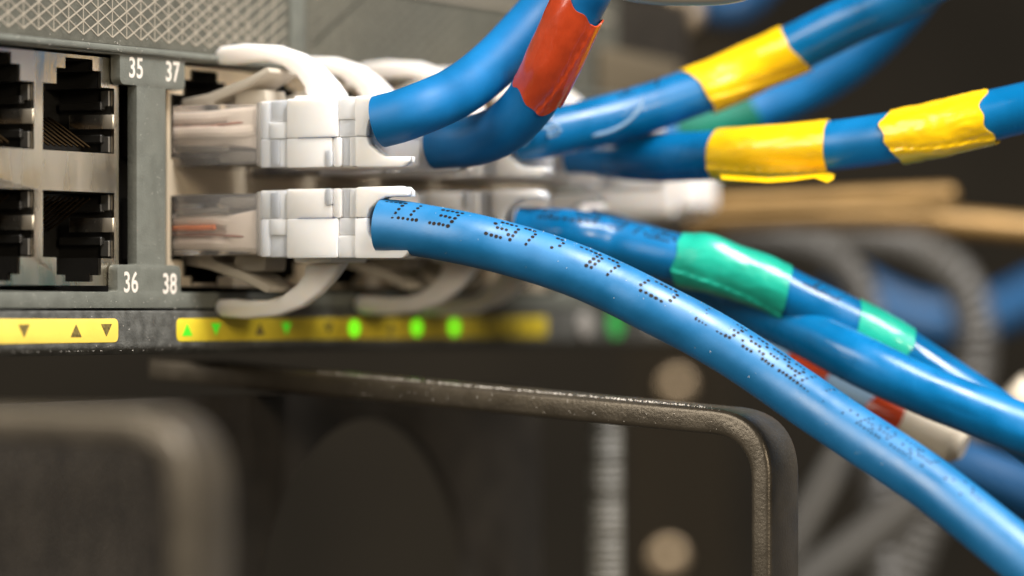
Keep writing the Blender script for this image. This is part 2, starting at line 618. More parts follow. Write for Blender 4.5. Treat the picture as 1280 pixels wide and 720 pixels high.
def shield(group, yd=0.0):
    """one pressed metal face for a group of jacks, with stepped openings"""
    xs = [CX[n] for n in group]
    x0, x1 = min(xs) - 7.0, max(xs) + 7.05
    holes = []
    for x in xs:
        for sgn, zc in ((1, 0), (-1, 1)):
            m0, m1 = (16.35, 23.3) if sgn > 0 else (12.2, 5.25)
            s1_, s2_ = (25.0, 26.15) if sgn > 0 else (3.45, 2.75)
            hole = [(x - 6.25, m0), (x + 6.25, m0), (x + 6.25, m1), (x + 3.9, m1), (x + 3.9, s1_), (x + 2.4, s1_),
                    (x + 2.4, s2_), (x - 2.4, s2_), (x - 2.4, s1_), (x - 3.9, s1_), (x - 3.9, m1), (x - 6.25, m1)]
            holes.append(hole)
    out = [(x0, 2.35), (x1, 2.35), (x1, 26.5), (x0, 26.5)]
    return prism([out] + holes, 1.35 + yd, 1.75 + yd, XZ(0), bev=0.06, seg=1)


obj('jack_shield', shield([31, 33, 35]), M_METAL, SW)
obj('jack_shield', shield([37, 39, 41, 43, 45, 47], 0.7), M_METAL2, SW)


def jack_mesh(sgn):
    """black cavity behind a stepped opening, local to the opening's main centre"""
    bm = bmesh.new()
    pr = [(-6.2, -3.4 * sgn), (6.2, -3.4 * sgn), (6.2, 3.4 * sgn), (3.85, 3.4 * sgn), (3.85, 5.1 * sgn), (2.35, 5.1 * sgn), (2.35, 6.2 * sgn),
          (-2.35, 6.2 * sgn), (-2.35, 5.1 * sgn), (-3.85, 5.1 * sgn), (-3.85, 3.4 * sgn), (-6.2, 3.4 * sgn)]
    a = [bm.verts.new((p[0], 1.8, p[1])) for p in pr]
    b = [bm.verts.new((p[0], 8.6, p[1])) for p in pr]
    n = len(pr)
    for i in range(n):
        bm.faces.new((a[i], a[(i + 1) % n], b[(i + 1) % n], b[i]))
    bm.faces.new(b)
    # guide ribs on the right wall, and a shelf
    for z in (-1.9, 1.6):
        box(bm, (5.35, 2.4, z * sgn - 0.45), (6.19, 8, z * sgn + 0.45), 0.12, 1)
    box(bm, (-6.1, 5.5, -3.3 * sgn - 0.1), (6.1, 8.5, -2.6 * sgn + 0.1), 0.1, 1)
    return bm


jm = {s: finish(jack_mesh(s), 30) for s in (1, -1)}
for s in jm:
    jm[s].materials.append(M_BLACK)
def contact_mesh(sgn):
    t = Path([(0, 2.6, -2.9 * sgn), (0, 4.2, -1.9 * sgn), (0, 6.4, -0.5 * sgn), (0, 8.4, 0.6 * sgn)], 0.4)
    return finish(tube(t, 0.14, seg=6, ds=0.8))


cm = {s: contact_mesh(s) for s in (1, -1)}
for s in cm:
    cm[s].materials.append(M_GOLD)
bm = bmesh.new()
t = Path([(6.15, 1.45, 0), (5.55, 1.7, 0), (4.9, 3.2, 0), (5.0, 5.0, 0)], 0.3)
prism([rounded([(6.28, 1.2), (6.28, 1.6), (5.7, 2.4), (4.7, 6.0), (4.5, 6.0), (5.45, 2.2), (6.0, 1.25)], 0.2, 3)], -0.75, 0.75,
      lambda p, q, a: (p, q, a), bev=0.06, bm=bm)
fm = finish(bm)
fm.materials.append(M_METAL)
bm = bmesh.new()
box(bm, (5.9, 1.78, -0.85), (6.22, 2.9, 0.85), 0.08, 1)
wm = finish(bm)
wm.materials.append(mat('dull_clip_metal', (0.16, 0.15, 0.13), 0.5, metal=0.8, bump=600))
for n in (31, 33, 35, 37, 39, 41, 43, 45, 47):
    for row, sgn in ((0, 1), (1, -1)):
        p = obj('jack', jm[sgn], None, SW, loc=(CX[n], 0, 19.85 if sgn > 0 else 8.7))
        obj('spring_finger', fm, None, p, loc=(0, 0, -0.1 * sgn))
        for z in (2.4, -2.5):
            obj('side_clip', wm, None, p, loc=(0, 0, z * sgn))
        if n in (33, 35):
            for k in range(8):
                obj('contact', cm[sgn], None, p, loc=(-3.57 + k * 1.02, 0, 0))

# mounting ear with brassy face at the far end
bm = prism([rounded([(106.2, 0), (xe, 0), (xe, 41), (106.2, 41)], 1)], 0.5, 2.0, XZ(0), bev=0.2)
obj('mounting_ear', bm, M_PANEL, SW)
bm = prism([rounded([(100, 27.5), (122, 28.5), (122, 33), (100, 34)], 1)], -0.4, 0.5, XZ(0), bev=0.3)
obj('ear_plate', bm, M_EAR, SW)

# white transceiver in the uplink slot
tr = thing('transceiver', 'short white plug in the uplink slot, under the lower yellow-taped blue cable', 'plug', (101.0, 0, 15.5))
bm = bmesh.new(); box(bm, (-4, -12.5, -3.9), (6, 3, 4.4), 0.8, 3)
obj('housing', bm, M_BOOT, tr)
bm = bmesh.new(); box(bm, (-3.5, -14.0, -2.9), (5.5, -12.4, 3.4), 0.6, 3)
obj('end_cap', bm, M_BOOT, tr)


# ================================================================== PATCH CABLES
CR = 2.78
U0, U1 = 9.2, 28.0


def plug_parts(sgn):
    ORANGE = M_WIREO if sgn < 0 else M_WIREW
    """boot halves, release tab, clear plug; local frame: origin on the panel plane at the jack axis, -Y outwards"""
    f = lambda p, q, a: (a, -p, q * sgn)
    G = {}
    # --- far half (latch side, w > seam) and near half, each an outline in (u, w) swept across the width
    seam = -0.55
    notch_top = [(24.9, 2.45), (23.7, 1.9), (23.1, 1.0), (22.9, 0.0), (22.95, seam + 0.015)]
    notch_bot = [(22.95, seam - 0.015), (23.3, -1.5), (24.4, -2.35), (25.2, -2.7)]
    upper = [(U0, seam + 0.015), (U0, 3.0), (U0 + 0.8, 3.55), (12.8, 3.6), (19.5, 3.65), (22, 3.7), (27.4, 3.72), (U1, 3.3), (U1, 2.5)] + notch_top
    lower = [(U0, -3.1), (U0, seam - 0.015)] + notch_bot + [(U1, -2.75), (U1, -3.3), (27.5, -3.75), (20.0, -3.72), (12.6, -3.66), (U0 + 0.7, -3.6)]
    hw = 5.25
    cut = lambda o: [p for p in o if p[0] < 23.25] 
    up_in = [(U0, seam + 0.015), (U0, 3.0), (U0 + 0.8, 3.55), (12.8, 3.6), (19.5, 3.65), (22.0, 3.7), (22.6, 3.2), (22.7, seam + 0.015)]
    lo_in = [(U0, -3.1), (U0, seam - 0.015), (22.7, seam - 0.015), (22.6, -3.3), (22.0, -3.72), (20.0, -3.72), (12.6, -3.66), (U0 + 0.7, -3.6)]
    bu = prism([up_in], -4.3, hw, f, bev=0.06)
    bl = prism([lo_in], -4.3, hw, f, bev=0.06)
    prism([upper], -hw, -4.35, f, bev=0.05, bm=bu)
    prism([lower], -hw, -4.35, f, bev=0.05, bm=bl)

    def pad(bm, u0, u1, w0, w1, proud, r=0.2, bev=0.07):
        u0, u1 = u0 - 0.05, u1 + 0.05
        for sd in (-1, 1):
            a0, a1 = (-proud, -hw + 0.6) if sd < 0 else (hw - 0.3, proud)
            prism([rounded([(u0, w0), (u1, w0), (u1, w1), (u0, w1)], r, 3)], a0, a1, f, bev=bev, bm=bm)
    sp = seam + 0.02
    pad(bu, 9.25, 10.4, sp, 3.5, 5.50)
    pad(bu, 10.35, 12.8, 1.25, 3.55, 5.42, 0.25, 0.1)
    pad(bu, 10.45, 12.75, sp, 1.2, 5.60, 0.15, 0.08)
    pad(bu, 12.85, 19.1, sp, 3.66, 5.85)
    pad(bu, 19.15, 21.45, 1.3, 3.66, 5.60, 0.3, 0.1)
    pad(bu, 19.2, 21.4, sp, 1.25, 5.45, 0.15, 0.08)
    for sd in (-1,):      # end collar with the round notch, on the side that faces out of the row
        a0, a1 = (-6.0, -hw + 0.3) if sd < 0 else (hw - 0.3, 6.0)
        prism([rounded([(21.5, sp), (21.5, 3.72), (27.3, 3.76), (28.0, 3.2), (28.0, 2.55)], [0.2, 0.3, 0.3, 0.2, 0.1], 3) + notch_top[:-1] + [(22.9, sp)]],
              a0, a1, f, bev=0.3, seg=3, bm=bu)
        prism([[(21.5, -3.5), (21.7, -3.8), (27.3, -3.82), (28.0, -3.3), (28.0, -2.8)] + notch_bot[::-1][:-1] + [(22.9, seam - 0.02), (21.5, seam - 0.02)]],
              a0, a1, f, bev=0.3, seg=3, bm=bl)
    sn = seam - 0.02
    pad(bl, 9.25, 12.75, -3.6, sn, 5.50)
    pad(bl, 10.6, 11.6, -3.4, sn - 0.1, 5.58, 0.15, 0.06)
    pad(bl, 12.8, 18.4, -3.7, sn, 5.80)
    pad(bl, 17.7, 18.5, -3.72, -1.9, 5.92, 0.3, 0.1)
    pad(bl, 18.6, 19.5, -3.7, sn, 5.70, 0.3, 0.1)
    pad(bl, 19.55, 20.6, -3.6, sn, 5.36, 0.1, 0.05)
    pad(bl, 20.65, 21.45, -3.65, sn, 5.55, 0.1, 0.05)
    G['upper_shell'], G['lower_shell'] = finish(bu, 40), finish(bl, 40)
    # slit of blue jacket seen in the seam
    bm = bmesh.new()
    box(bm, (-5.86, -19.0, sgn * seam - 0.0155), (-5.2, -14.2, sgn * seam + 0.0155))
    G['seam'] = finish(bm)
    # release tab: arc from the boot back over the plug
    Xt = 12.9 - 0.8
    pts_o = [(429, 120), (416, 102), (399, 84), (376, 67), (345, 56.5), (305, 54.5), (275, 58), (267.5, 64), (267, 73), (271, 80)]
    pts_i = [(290, 80), (310, 77.5), (333, 77), (352, 82), (370, 95), (379, 108), (381, 120)]
    prof = []
    for px, py in pts_o + pts_i:
        y, z = onx(px, py, Xt)
        prof.append((-y, z - 18.7))
    bt = prism([prof], -0.8, 0.8, f, bev=0.4, seg=3)
    prism([rounded([(prof[0][0] - 4.6, 3.4), (prof[0][0] + 0.4, 3.4), (prof[0][0] + 0.1, 4.1), (prof[0][0] - 4.4, 4.1)], 0.2, 3)], -3.6, 3.6, f, bev=0.15, bm=bt)
    G['release_tab'] = finish(bt, 50)
    # clear plug
    bp = prism([rounded([(-3, -3.3), (9.0, -3.3), (9.0, 3.15), (3.2, 3.3), (-3, 3.3)], 0.25, 3)], -5.84, 5.84, f, bev=0.18)
    G['plug_body'] = finish(bp, 40)
    bm = prism([[(8.75, -3.5), (9.22, -3.5), (9.22, 3.4), (8.75, 3.4)]], -5.7, 5.7, f, bev=0.1)
    G['rim'] = finish(bm)
    # latch lever on the plug
    bm = prism([rounded([(-3, 3.3), (-3, 4.2), (0.5, 4.7), (5.5, 6.2), (8.3, 7.4), (8.7, 6.8), (5.7, 5.3), (1.5, 3.9), (1.0, 3.3)], 0.25, 3)], -2.9, 2.9, f, bev=0.15)
    prism([rounded([(3.5, 3.3), (3.6, 5.0), (7.4, 5.0), (7.6, 3.3)], 0.3, 3)], -2.0, 2.0, f, bev=0.2, bm=bm)
    G['latch'] = finish(bm)
    # wire strands and inner blocks
    G['strand'] = []
    for (v, w0, w1, m_) in ((-4.2, 1.9, 2.1, M_WIREW), (-5.0, 1.0, 1.2, M_WIREB), (-5.0, 0.3, 0.2, ORANGE), (-4.2, -0.6, -0.3, M_WIREW),
                            (-3.0, 1.3, 0.6, M_WIREW), (-3.0, 0.2, -0.2, M_WIREW)):
        p = Path([f(-2.5, w0, v), f(2, w0, v), f(5, w1, v), f(8.7, w1 + 0.2, v + 0.6)], 0.6)
        me = finish(tube(p, 0.16 if m_ is M_WIREB else 0.30 if m_ is M_WIREO else 0.75, s1=5.6 if m_ is M_WIREO else None, seg=10, ds=1.2))
        me.materials.append(m_)
        G['strand'].append(me)
    bm = bmesh.new()
    prism([rounded([(4.4, -0.9), (8.6, -1.6), (8.6, 2.6), (4.6, 2.5)], 0.2, 2)], -4.9, 4.9, f, bev=0.1, bm=bm)
    G['strain_block'] = finish(bm)
    bm = bmesh.new()
    prism([rounded([(3.6, -2.9), (8.3, -2.9), (8.3, -1.9), (5.9, -1.7), (3.6, -2.1)], 0.2, 2)], -4.9, 4.9, f, bev=0.08, bm=bm)
    prism([rounded([(-2, -1.7), (5.0, -1.9), (5.0, -1.3), (-2, -0.9)], 0.2, 2)], -5.2, 5.2, f, bev=0.08, bm=bm)
    G['contact_carrier'] = finish(bm)
    bm = bmesh.new()
    for k in range(8):
        v = -3.57 + k * 1.02
        prism([[(-2.5, -3.2), (1.2, -3.2), (1.4, -2.3), (-2.5, -2.3)]], v - 0.15, v + 0.15, f, bm=bm)
    G['contact'] = finish(bm)
    for k, m_ in (('upper_shell', M_BOOT), ('lower_shell', M_BOOT2), ('release_tab', M_BOOT), ('plug_body', M_CLEAR), ('latch', M_CLEAR2),
                  ('strain_block', M_WIREW), ('contact_carrier', M_CARR), ('contact', M_GOLD), ('rim', M_RIM), ('seam', M_SLIT)):
        G[k].materials.append(m_)
    return G


M_CLEAR2 = mat('cloudy_latch_plastic', (0.62, 0.56, 0.46), 0.25, trans=0.35, ior=1.3)
M_CARR = mat('smoky_plug_insert', (0.16, 0.15, 0.13), 0.3)
M_RIM = mat('grey_plug_rim', (0.30, 0.28, 0.25), 0.25, trans=0.3)
PG = {1: plug_parts(1), -1: plug_parts(-1)}


def plug(root, sgn, rot=(0, 0, 0), tab=True, slide=0.0):
    """connector and boot as parts of the cable"""
    G = PG[sgn]
    off = (0, slide, 0)
    b = obj('boot', G['upper_shell'], None, root, off, rot)
    obj('lower_shell', G['lower_shell'], None, b)
    if sgn:
        obj('seam', G['seam'], None, b)
    if tab:
        obj('release_tab', G['release_tab'], None, b)
    p = obj('plug', G['plug_body'], None, root, off, rot)
    obj('latch', G['latch'], None, p)
    obj('rim', G['rim'], None, p)
    for s in G['strand']:
        obj('strand', s, None, p)
    obj('strain_block', G['strain_block'], None, p)
    obj('contact_carrier', G['contact_carrier'], None, p)
    obj('contact', G['contact'], None, p)


FONT = {
    'L': ['#....', '#....', '#....', '#....', '#####'],
    'T': ['#####', '..#..', '..#..', '..#..', '..#..'],
    'E': ['#####', '#....', '####.', '#....', '#####'],
    'S': ['.####', '#....', '.###.', '....#', '####.'],
    'U': ['#...#', '#...#', '#...#', '#...#', '.###.'],
    'C': ['.####', '#....', '#....', '#....', '.####'],
    'c': ['.....', '..#..', '.#...', '.#...', '..##.'],
    ')': ['.#...', '..#..', '..#..', '..#..', '.#...'],
    '(': ['..#..', '.#...', '.#...', '.#...', '..#..'],
    'R': ['####.', '#...#', '####.', '#..#.', '#...#'],
    'B': ['####.', '#...#', '####.', '#...#', '####.'],
    'G': ['.####', '#....', '#..##', '#...#', '.####'],
    '2': ['####.', '....#', '.###.', '#....', '#####'],
    '6': ['.###.', '#....', '####.', '#...#', '.###.'],
    '8': ['.###.', '#...#', '.###.', '#...#', '.###.'],
    '4': ['#..#.', '#..#.', '#####', '...#.', '...#.'],
    '7': ['#####', '...#.', '..#..', '..#..', '..#..'],
    'A': ['.###.', '#...#', '#####', '#...#', '#...#'],
    'M': ['#...#', '##.##', '#.#.#', '#...#', '#...#'],
    'I': ['.###.', '..#..', '..#..', '..#..', '.###.'],
}


def dot_text(path, items, r, phi_lo, phi_hi, pitch=0.49, dot=0.19, drop=0.0):
    """dot-matrix print that runs upside down; items are (glyph, px of its left edge)"""
    bm = bmesh.new()
    rr = r + 0.012
    for g, px in items:
        s0 = path.s_at_px(px) - (0.088 * (475 - px) if px < 475 else 0)
        for row in range(5):
            for colm in range(5):
                if FONT[g][row][colm] != '#':
                    continue
                rw = 4 - row          # upside down: the glyph's last row is uppermost in the picture
                cw = 4 - colm
                k = rw / 4            # 0 = top in the picture
                phi = math.radians(phi_hi + (phi_lo - phi_hi) * k)
                s = s0 + cw * pitch + 1.55 - k * 0.75
                if random.random() < drop:
                    continue
                s += random.uniform(-0.03, 0.03)
                phi += random.uniform(-0.012, 0.012)
                d = dot * random.uniform(0.85, 1.12)
                vs = []
                for a in range(8):
                    an = a * math.pi / 4
                    vs.append(bm.verts.new(path.point(s + d * math.cos(an), phi + d * math.sin(an) / r, rr)))
                vc = bm.verts.new(path.point(s, phi, rr + 0.006))
                for a in range(8):
                    bm.faces.new((vs[a], vs[(a + 1) % 8], vc))
    return bm


def tape(path, s0, s1, r, seed, skew0=0.0, skew1=0.0, jag=0.5, amp=0.10, bump_at=None):
    def rf(s, phi):
        v = Vector((s * 0.28, math.cos(phi) * 1.3 + seed, math.sin(phi) * 1.3))
        d = amp * mnoise.noise(v) + amp * 0.8 * abs(mnoise.noise(v * 2.3))
        if bump_at:
            for (bs, bp, bw, bh) in bump_at:
                dd = ((s - bs) / bw) ** 2 + (math.atan2(math.sin(phi - bp), math.cos(phi - bp)) / 0.6) ** 2
                d += bh * math.exp(-dd)
        edge = math.atan2(math.sin(phi + 0.45 + 0.05 * (s - s0)), math.cos(phi + 0.45 + 0.05 * (s - s0)))
        if -1.2 < edge < 0:
            d += 0.2
        return d
    return tube(path, r + 0.16, s0, s1, seg=96, ds=0.35, rf=rf, skew0=skew0, skew1=skew1, jag=jag, cap=False, seed=seed, lip=0.17)


def cable(label_, n, row, pts, plug_rot=(0, 0, 0), dz=0.0, slide=0.0, tab=True, mat_=M_BLUE, r=CR, wob=0.05, dx=0.0, with_plug=True):
    sgn = 1 if row == 0 else -1
    root = thing('patch_cable', label_, 'network cable', (CX[n] + dx, 0, (18.7 if row == 0 else 9.0) + dz), 'patch cables plugged into the switch')
    if with_plug:
        plug(root, sgn, plug_rot, tab, slide)
    P_ = [at(*p) for p in pts]
    P_.append(P_[-1] + (P_[-1] - P_[-2]).normalized() * 70)     # on beyond the frame
    path = Path(P_)
    org = root.location / MM
    sd = random.uniform(0, 50)
    j = obj('jacket', rebase(tube(path, r, rf=lambda s, phi: wob * mnoise.noise(Vector((s * 0.16, phi * 0.4, sd)))), org), mat_, root)
    return root, j, path, org


def add_tape(root, org, path, m_, name, px0, px1, seed, **kw):
    s0, s1 = path.s_at_px(px0), path.s_at_px(px1)
    return obj('tape', rebase(tape(path, s0, s1, CR, seed, **kw), org), m_, root, label=name)


G3 = lambda n, z: (CX[n], 0, z)
# --- 37: top row, first
root, j, path, org = cable('upper left blue cable from the first top plug, passing behind the red-taped one', 37, 0,
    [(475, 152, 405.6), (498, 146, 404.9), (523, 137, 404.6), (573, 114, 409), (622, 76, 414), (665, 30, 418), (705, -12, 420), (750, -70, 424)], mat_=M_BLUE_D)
add = obj
# --- 39: red tape
root, j, path, org = cable('blue cable with red tape that crosses the top edge of the photo', 39, 0,
    [(545, 180, 417.6), (568, 178.5, 416.4), (592, 176, 415), (624, 164, 413), (652, 141, 411), (675, 108, 409), (696, 65, 407), (722, 8, 405), (752, -45, 404), (790, -110, 404)],
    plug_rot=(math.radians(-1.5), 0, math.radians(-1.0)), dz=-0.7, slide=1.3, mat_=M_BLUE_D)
org_ = org
s_a = None
# tape limits measured along the path in y rather than x
def s_at_py(path, py):
    best, bs = 1e9, 0
    for i, p in enumerate(path.p):
        d = p - CAM
        y = 385 - F * d.dot(UP) / d.dot(FWD)
        if abs(y - py) < best:
            best, bs = abs(y - py), i * path.step
    return bs
obj('tape', rebase(tape(path, s_at_py(path, 119), s_at_py(path, 8), CR, 3, skew0=0.5, skew1=1.0, jag=1.6, amp=0.09), org), M_RED, root, label='red tape')
# --- 41: yellow tape, upper
root, j, path, org = cable('blue cable with one yellow tape, uppermost of the yellow-taped cables', 41, 0,
    [(650, 171, 430.6), (672, 168, 430), (700, 163, 431), (780, 144, 434), (876, 112, 436), (940, 84, 437), (998, 58, 436), (1060, 27, 434), (1115, 2, 431), (1170, -28, 428), (1240, -70, 424)],
    dz=-0.3, slide=-0.8)
add_tape(root, org, path, M_YEL, 'yellow tape', 873, 994, 11, skew0=-0.9, skew1=-0.6, jag=0.4)
bm = dot_text(path, [('T', 768), ('L', 797)], CR, 50, 78)
obj('printed_text', rebase(bm, org), M_INK, j)
# loose thread lying on it
th = Path([at(654, 182, 428), at(664, 170, 427), at(675, 160, 426), at(688, 160, 426), at(697, 157, 425), at(701, 163, 425), at(694, 169, 426), at(686, 171, 427),
           at(688, 163, 428), at(705, 168, 429), at(735, 170, 430), at(765, 163, 430), at(788, 149, 430), at(800, 134, 430), at(803, 120, 430)], 0.4)
tag(obj('thread', tube(th, 0.20, seg=8, ds=0.5), M_THREAD), 'thin pale curled thread lying on the upper yellow-taped cable', 'thread')
# --- 43: two yellow tapes, lower
root, j, path, org = cable('blue cable with two yellow tapes reaching the right edge', 43, 0,
    [(715, 189, 442.4), (740, 190.5, 441.3), (800, 196, 438), (870, 195, 433), (940, 191, 428), (1000, 186, 425), (1060, 180, 423), (1120, 171, 420), (1185, 157, 418), (1240, 144, 417), (1300, 130, 416), (1380, 112, 416)],
    plug_rot=(math.radians(-1.5), 0, 0), dz=-0.5)
add_tape(root, org, path, M_YEL, 'yellow tape', 903, 1036, 21, skew0=0.2, skew1=0.3, jag=0.3)
add_tape(root, org, path, M_YEL, 'yellow tape', 1122, 1235, 27, skew0=-0.5, skew1=-0.1, jag=1.0, amp=0.16, bump_at=[(path.s_at_px(1175), -1.0, 1.6, 0.3)])
# loose flap of the first tape under the cable
bm = bmesh.new()
fl = [(900, 218), (930, 220), (960, 222), (990, 220), (1020, 217), (1036, 216), (1043, 218)]
lo = [(902, 224), (930, 226), (960, 228), (990, 226), (1018, 222), (1034, 228), (1042, 224)]
va = [at(x, y, 424 - i * 0.4) for i, (x, y) in enumerate(fl)]
vb = [at(x, y, 422.5 - i * 0.4) for i, (x, y) in enumerate(lo)]
V = [[bm.verts.new(p + FWD * d) for p in row] for d in (0, 0.2) for row in (va, vb)]
for a, b in ((V[0], V[1]), (V[1], V[3]), (V[3], V[2]), (V[2], V[0])):
    for i in range(len(a) - 1):
        bm.faces.new((a[i], a[i + 1], b[i + 1], b[i]))
bm.faces.new((V[0][-1], V[1][-1], V[3][-1], V[2][-1]))
bm.faces.new((V[0][0], V[2][0], V[3][0], V[1][0]))
obj('tape_flap', rebase(bm, org), M_YEL, root)
# --- 45: behind, green tape
root, j, path, org = cable('blue cable with shaded green tape running behind the upper yellow-taped cable', 45, 0,
    [(775, 180, 462), (820, 172, 464), (885, 158, 466), (960, 132, 468), (1020, 104, 468), (1075, 66, 466), (1120, 22, 464), (1155, -22, 462), (1200, -90, 460)],
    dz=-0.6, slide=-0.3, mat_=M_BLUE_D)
add_tape(root, org, path, M_GRN_D, 'shaded green tape', 838, 940, 31, skew0=0.5)
# --- 38: the long front cable with print
root, j, path38, org = cable('long front blue cable with dotted black print, running to the bottom right corner', 38, 1,
    [(475, 281.5, 405.6), (502, 284, 404.9), (530, 288.5, 404.2), (587, 299, 402.8), (651, 315, 402.4), (710, 334.5, 401.5), (763, 357, 401), (816, 383.5, 400), (871, 412, 400),
     (922, 442, 399), (965, 471, 398), (1060, 536, 394), (1160, 603, 389), (1262, 684, 384), (1340, 748, 381)], mat_=M_BLUE_M)
items = [('L', 468), ('T', 497), ('E', 535), ('S', 597), ('U', 628), ('c', 668), ('L', 703), ('U', 729), (')', 778), ('C', 798),
         ('G', 858), ('B', 884), ('8', 911), ('2', 938), ('6', 962), ('T', 984), ('7', 1006), ('M', 1048), ('A', 1066), ('B', 1083), ('E', 1112), ('R', 1128), ('2', 1170), ('4', 1190)]
obj('printed_text', rebase(dot_text(path38, items[:17], CR, 19, 63, pitch=0.49, dot=0.2), org), M_INK, j)
obj('printed_text', rebase(dot_text(path38, items[17:], CR, 20, 54, drop=0.35, dot=0.14), org), M_INK, j)
dust_targets = [(path38, org, root, j)]
# --- 42: green tapes
root, j, path, org = cable('blue cable with two bright green tapes, right of centre', 42, 1,
    [(650, 289, 430.3), (675, 290.3, 429.6), (715, 293, 428), (765, 303, 429), (845, 323, 427), (900, 334, 426), (960, 354, 426), (1000, 374, 426), (1065, 405, 426), (1110, 429, 426), (1145, 452, 426), (1197, 487, 425), (1252, 524, 424), (1330, 578, 422)],
    dz=0.4, slide=-0.4)
add_tape(root, org, path, M_GRN, 'green tape', 848, 985, 41, skew0=-0.2, skew1=-0.8, jag=0.4, bump_at=[(path.s_at_px(882), 1.2, 2.2, 0.55)])
add_tape(root, org, path, M_GRN, 'green tape', 1068, 1133, 47, skew0=-0.6, skew1=-0.6, jag=0.4)
obj('printed_text', rebase(dot_text(path, [('L', 655), ('T', 675), ('E', 700), ('S', 742), ('U', 765), ('2', 796), ('8', 815), ('T', 990), ('B', 1010)], CR, 35, 66, dot=0.2), org), M_INK, j)
# --- 44: with the long wavy highlight
root, j, path, org = cable('blue cable without tape between the print-marked cable and the green-taped cable', 44, 1,
    [(735, 290, 443.5), (760, 295, 443), (790, 304, 444), (850, 333, 441), (905, 366, 436), (960, 393, 430), (1030, 427, 424), (1090, 458, 420), (1190, 502, 418), (1290, 540, 417), (1370, 570, 417)],
    dz=0.3, wob=0.16)
# --- 46: pale cable with red tapes and cream end
root = thing('patch_cable', 'pale cable end with red tapes and a cream tip, peeking out beneath the front cables', 'network cable', at(990, 452, 440), 'patch cables plugged into the switch')
org = root.location / MM
path = Path([at(930, 430, 446), at(990, 452, 442), at(1050, 484, 438), at(1110, 516, 435), at(1150, 535, 434)], 0.5)
j = obj('jacket', rebase(tube(path, 2.2), org), M_BLUE_OLD, root)
for a, b, sd in ((995, 1044, 51), (1096, 1128, 55)):
    obj('tape', rebase(tape(path, path.s_at_px(a), path.s_at_px(b), 2.2, sd, amp=0.06), org), M_RED, root, label='red tape')
p2 = Path([at(1128, 524, 434.5), at(1150, 535, 434), at(1180, 549, 433), at(1206, 560, 432)], 0.25)
L2 = p2.length
obj('cream_sleeve', rebase(tube(p2, 2.35, rf=lambda s, phi: -0.9 * max(0, (s - L2 + 1.2) / 1.2) ** 2), org), M_CREAM, root)


def loose_cable(label_, pts, r, m_, cat='cable', rf=None, ds=1.0, name='loose_cable', seg=28):
    P_ = [at(*p) for p in pts]
    P_ = P_ + [P_[-1] + (P_[-1] - P_[-2]).normalized() * 70]
    path = Path(P_)
    o = obj(name, None, loc=path.p[0])
    o['label'] = label_
    o['category'] = cat
    obj('jacket', rebase(tube(path, r, ds=ds, rf=rf, seg=seg), path.p[0]), m_, o)
    return o


loose_cable('blurred blue cable at the lower right edge below the green-taped cable', [(1120, 545, 470), (1170, 572, 470), (1220, 592, 468), (1290, 622, 465), (1370, 660, 460)], 3.4, M_BLUE_SH)
loose_cable('blurred blue cable crossing behind the grey corrugated hose at right', [(1040, 345, 640), (1110, 384, 640), (1170, 402, 640), (1240, 392, 640), (1310, 360, 640)], 3.6, M_BLUE_SH)
loose_cable('blurred blue cable loop hanging at the top edge, right of centre', [(985, -90, 660), (945, -25, 655), (905, 4, 650), (868, -20, 655), (835, -90, 660)], 3.2, M_BLUE_SH)
rib = lambda amp, pitch: (lambda s, phi: amp * math.sin(2 * math.pi * s / pitch))
loose_cable('dark grey corrugated hose arching down at the right behind the cables', [(960, 300, 560), (1060, 296, 565), (1140, 312, 570), (1195, 348, 572), (1217, 405, 574), (1215, 470, 575), (1190, 560, 576), (1160, 640, 578)], 2.9, M_GREYC, 'hose', rib(0.28, 1.9), 0.32, 'corrugated_hose')
loose_cable('shorter dark corrugated hose curving down just right of the green tape', [(900, 292, 540), (970, 300, 540), (1030, 318, 540), (1066, 350, 540), (1082, 395, 540), (1086, 450, 540)], 2.5, M_GREYC, 'hose', rib(0.25, 1.8), 0.32, 'corrugated_hose')
loose_cable('grey cable dropping to the bottom edge just right of the bent bracket', [(1110, 480, 480), (1062, 552, 480), (1022, 620, 480), (985, 690, 480), (955, 760, 480)], 2.35, M_GREYC)
loose_cable('dim grey cable at the bottom, farther right of the bent bracket', [(1230, 560, 520), (1160, 610, 520), (1090, 668, 520), (1010, 730, 520), (950, 780, 520)], 2.9, M_GREYC)

# tan bars
def tan_bar(label_, pts, r, flat=1.0):
    path = Path([at(*p) for p in pts])
    L_ = path.length
    def rf(s, phi):
        e = min(s, L_ - s)
        k = 1 - math.sqrt(max(0.0, 1 - max(0, (r - e) / r) ** 2))
        return -r * 0.98 * k
    return tag(obj('tan_bar', tube(path, r, ds=0.4, rf=rf), M_TAN), label_, 'metal bar')


tan_bar('tan metal bar with a rounded end beneath the yellow-taped cable', [(800, 262, 520), (900, 256, 520), (1000, 252, 520), (1100, 247, 520), (1198, 243, 520)], 1.3)
tan_bar('longer tan metal bar running out of the right edge', [(820, 282, 525), (920, 275, 525), (1020, 272, 525), (1120, 274, 525), (1220, 281, 525), (1330, 291, 525)], 1.75)
tag(obj('cream_clip', tube(Path([at(1262, 488, 470), at(1290, 512, 470), at(1320, 540, 470)]), 2.6), M_CREAM), 'cream coloured end at the right edge beside the green-taped cable', 'clip')

# brass ring edge at the top
th = Path([at(735, -26, 398), at(770, -12, 398), at(810, -4, 398), at(860, -2, 398), at(910, -4, 398), at(940, -12, 398), at(962, -28, 398)], 0.4)
tag(obj('metal_ring', tube(th, 0.75, ds=0.5), M_STEEL), 'curved sliver of rubbed metal at the top edge, right of centre', 'metal ring')


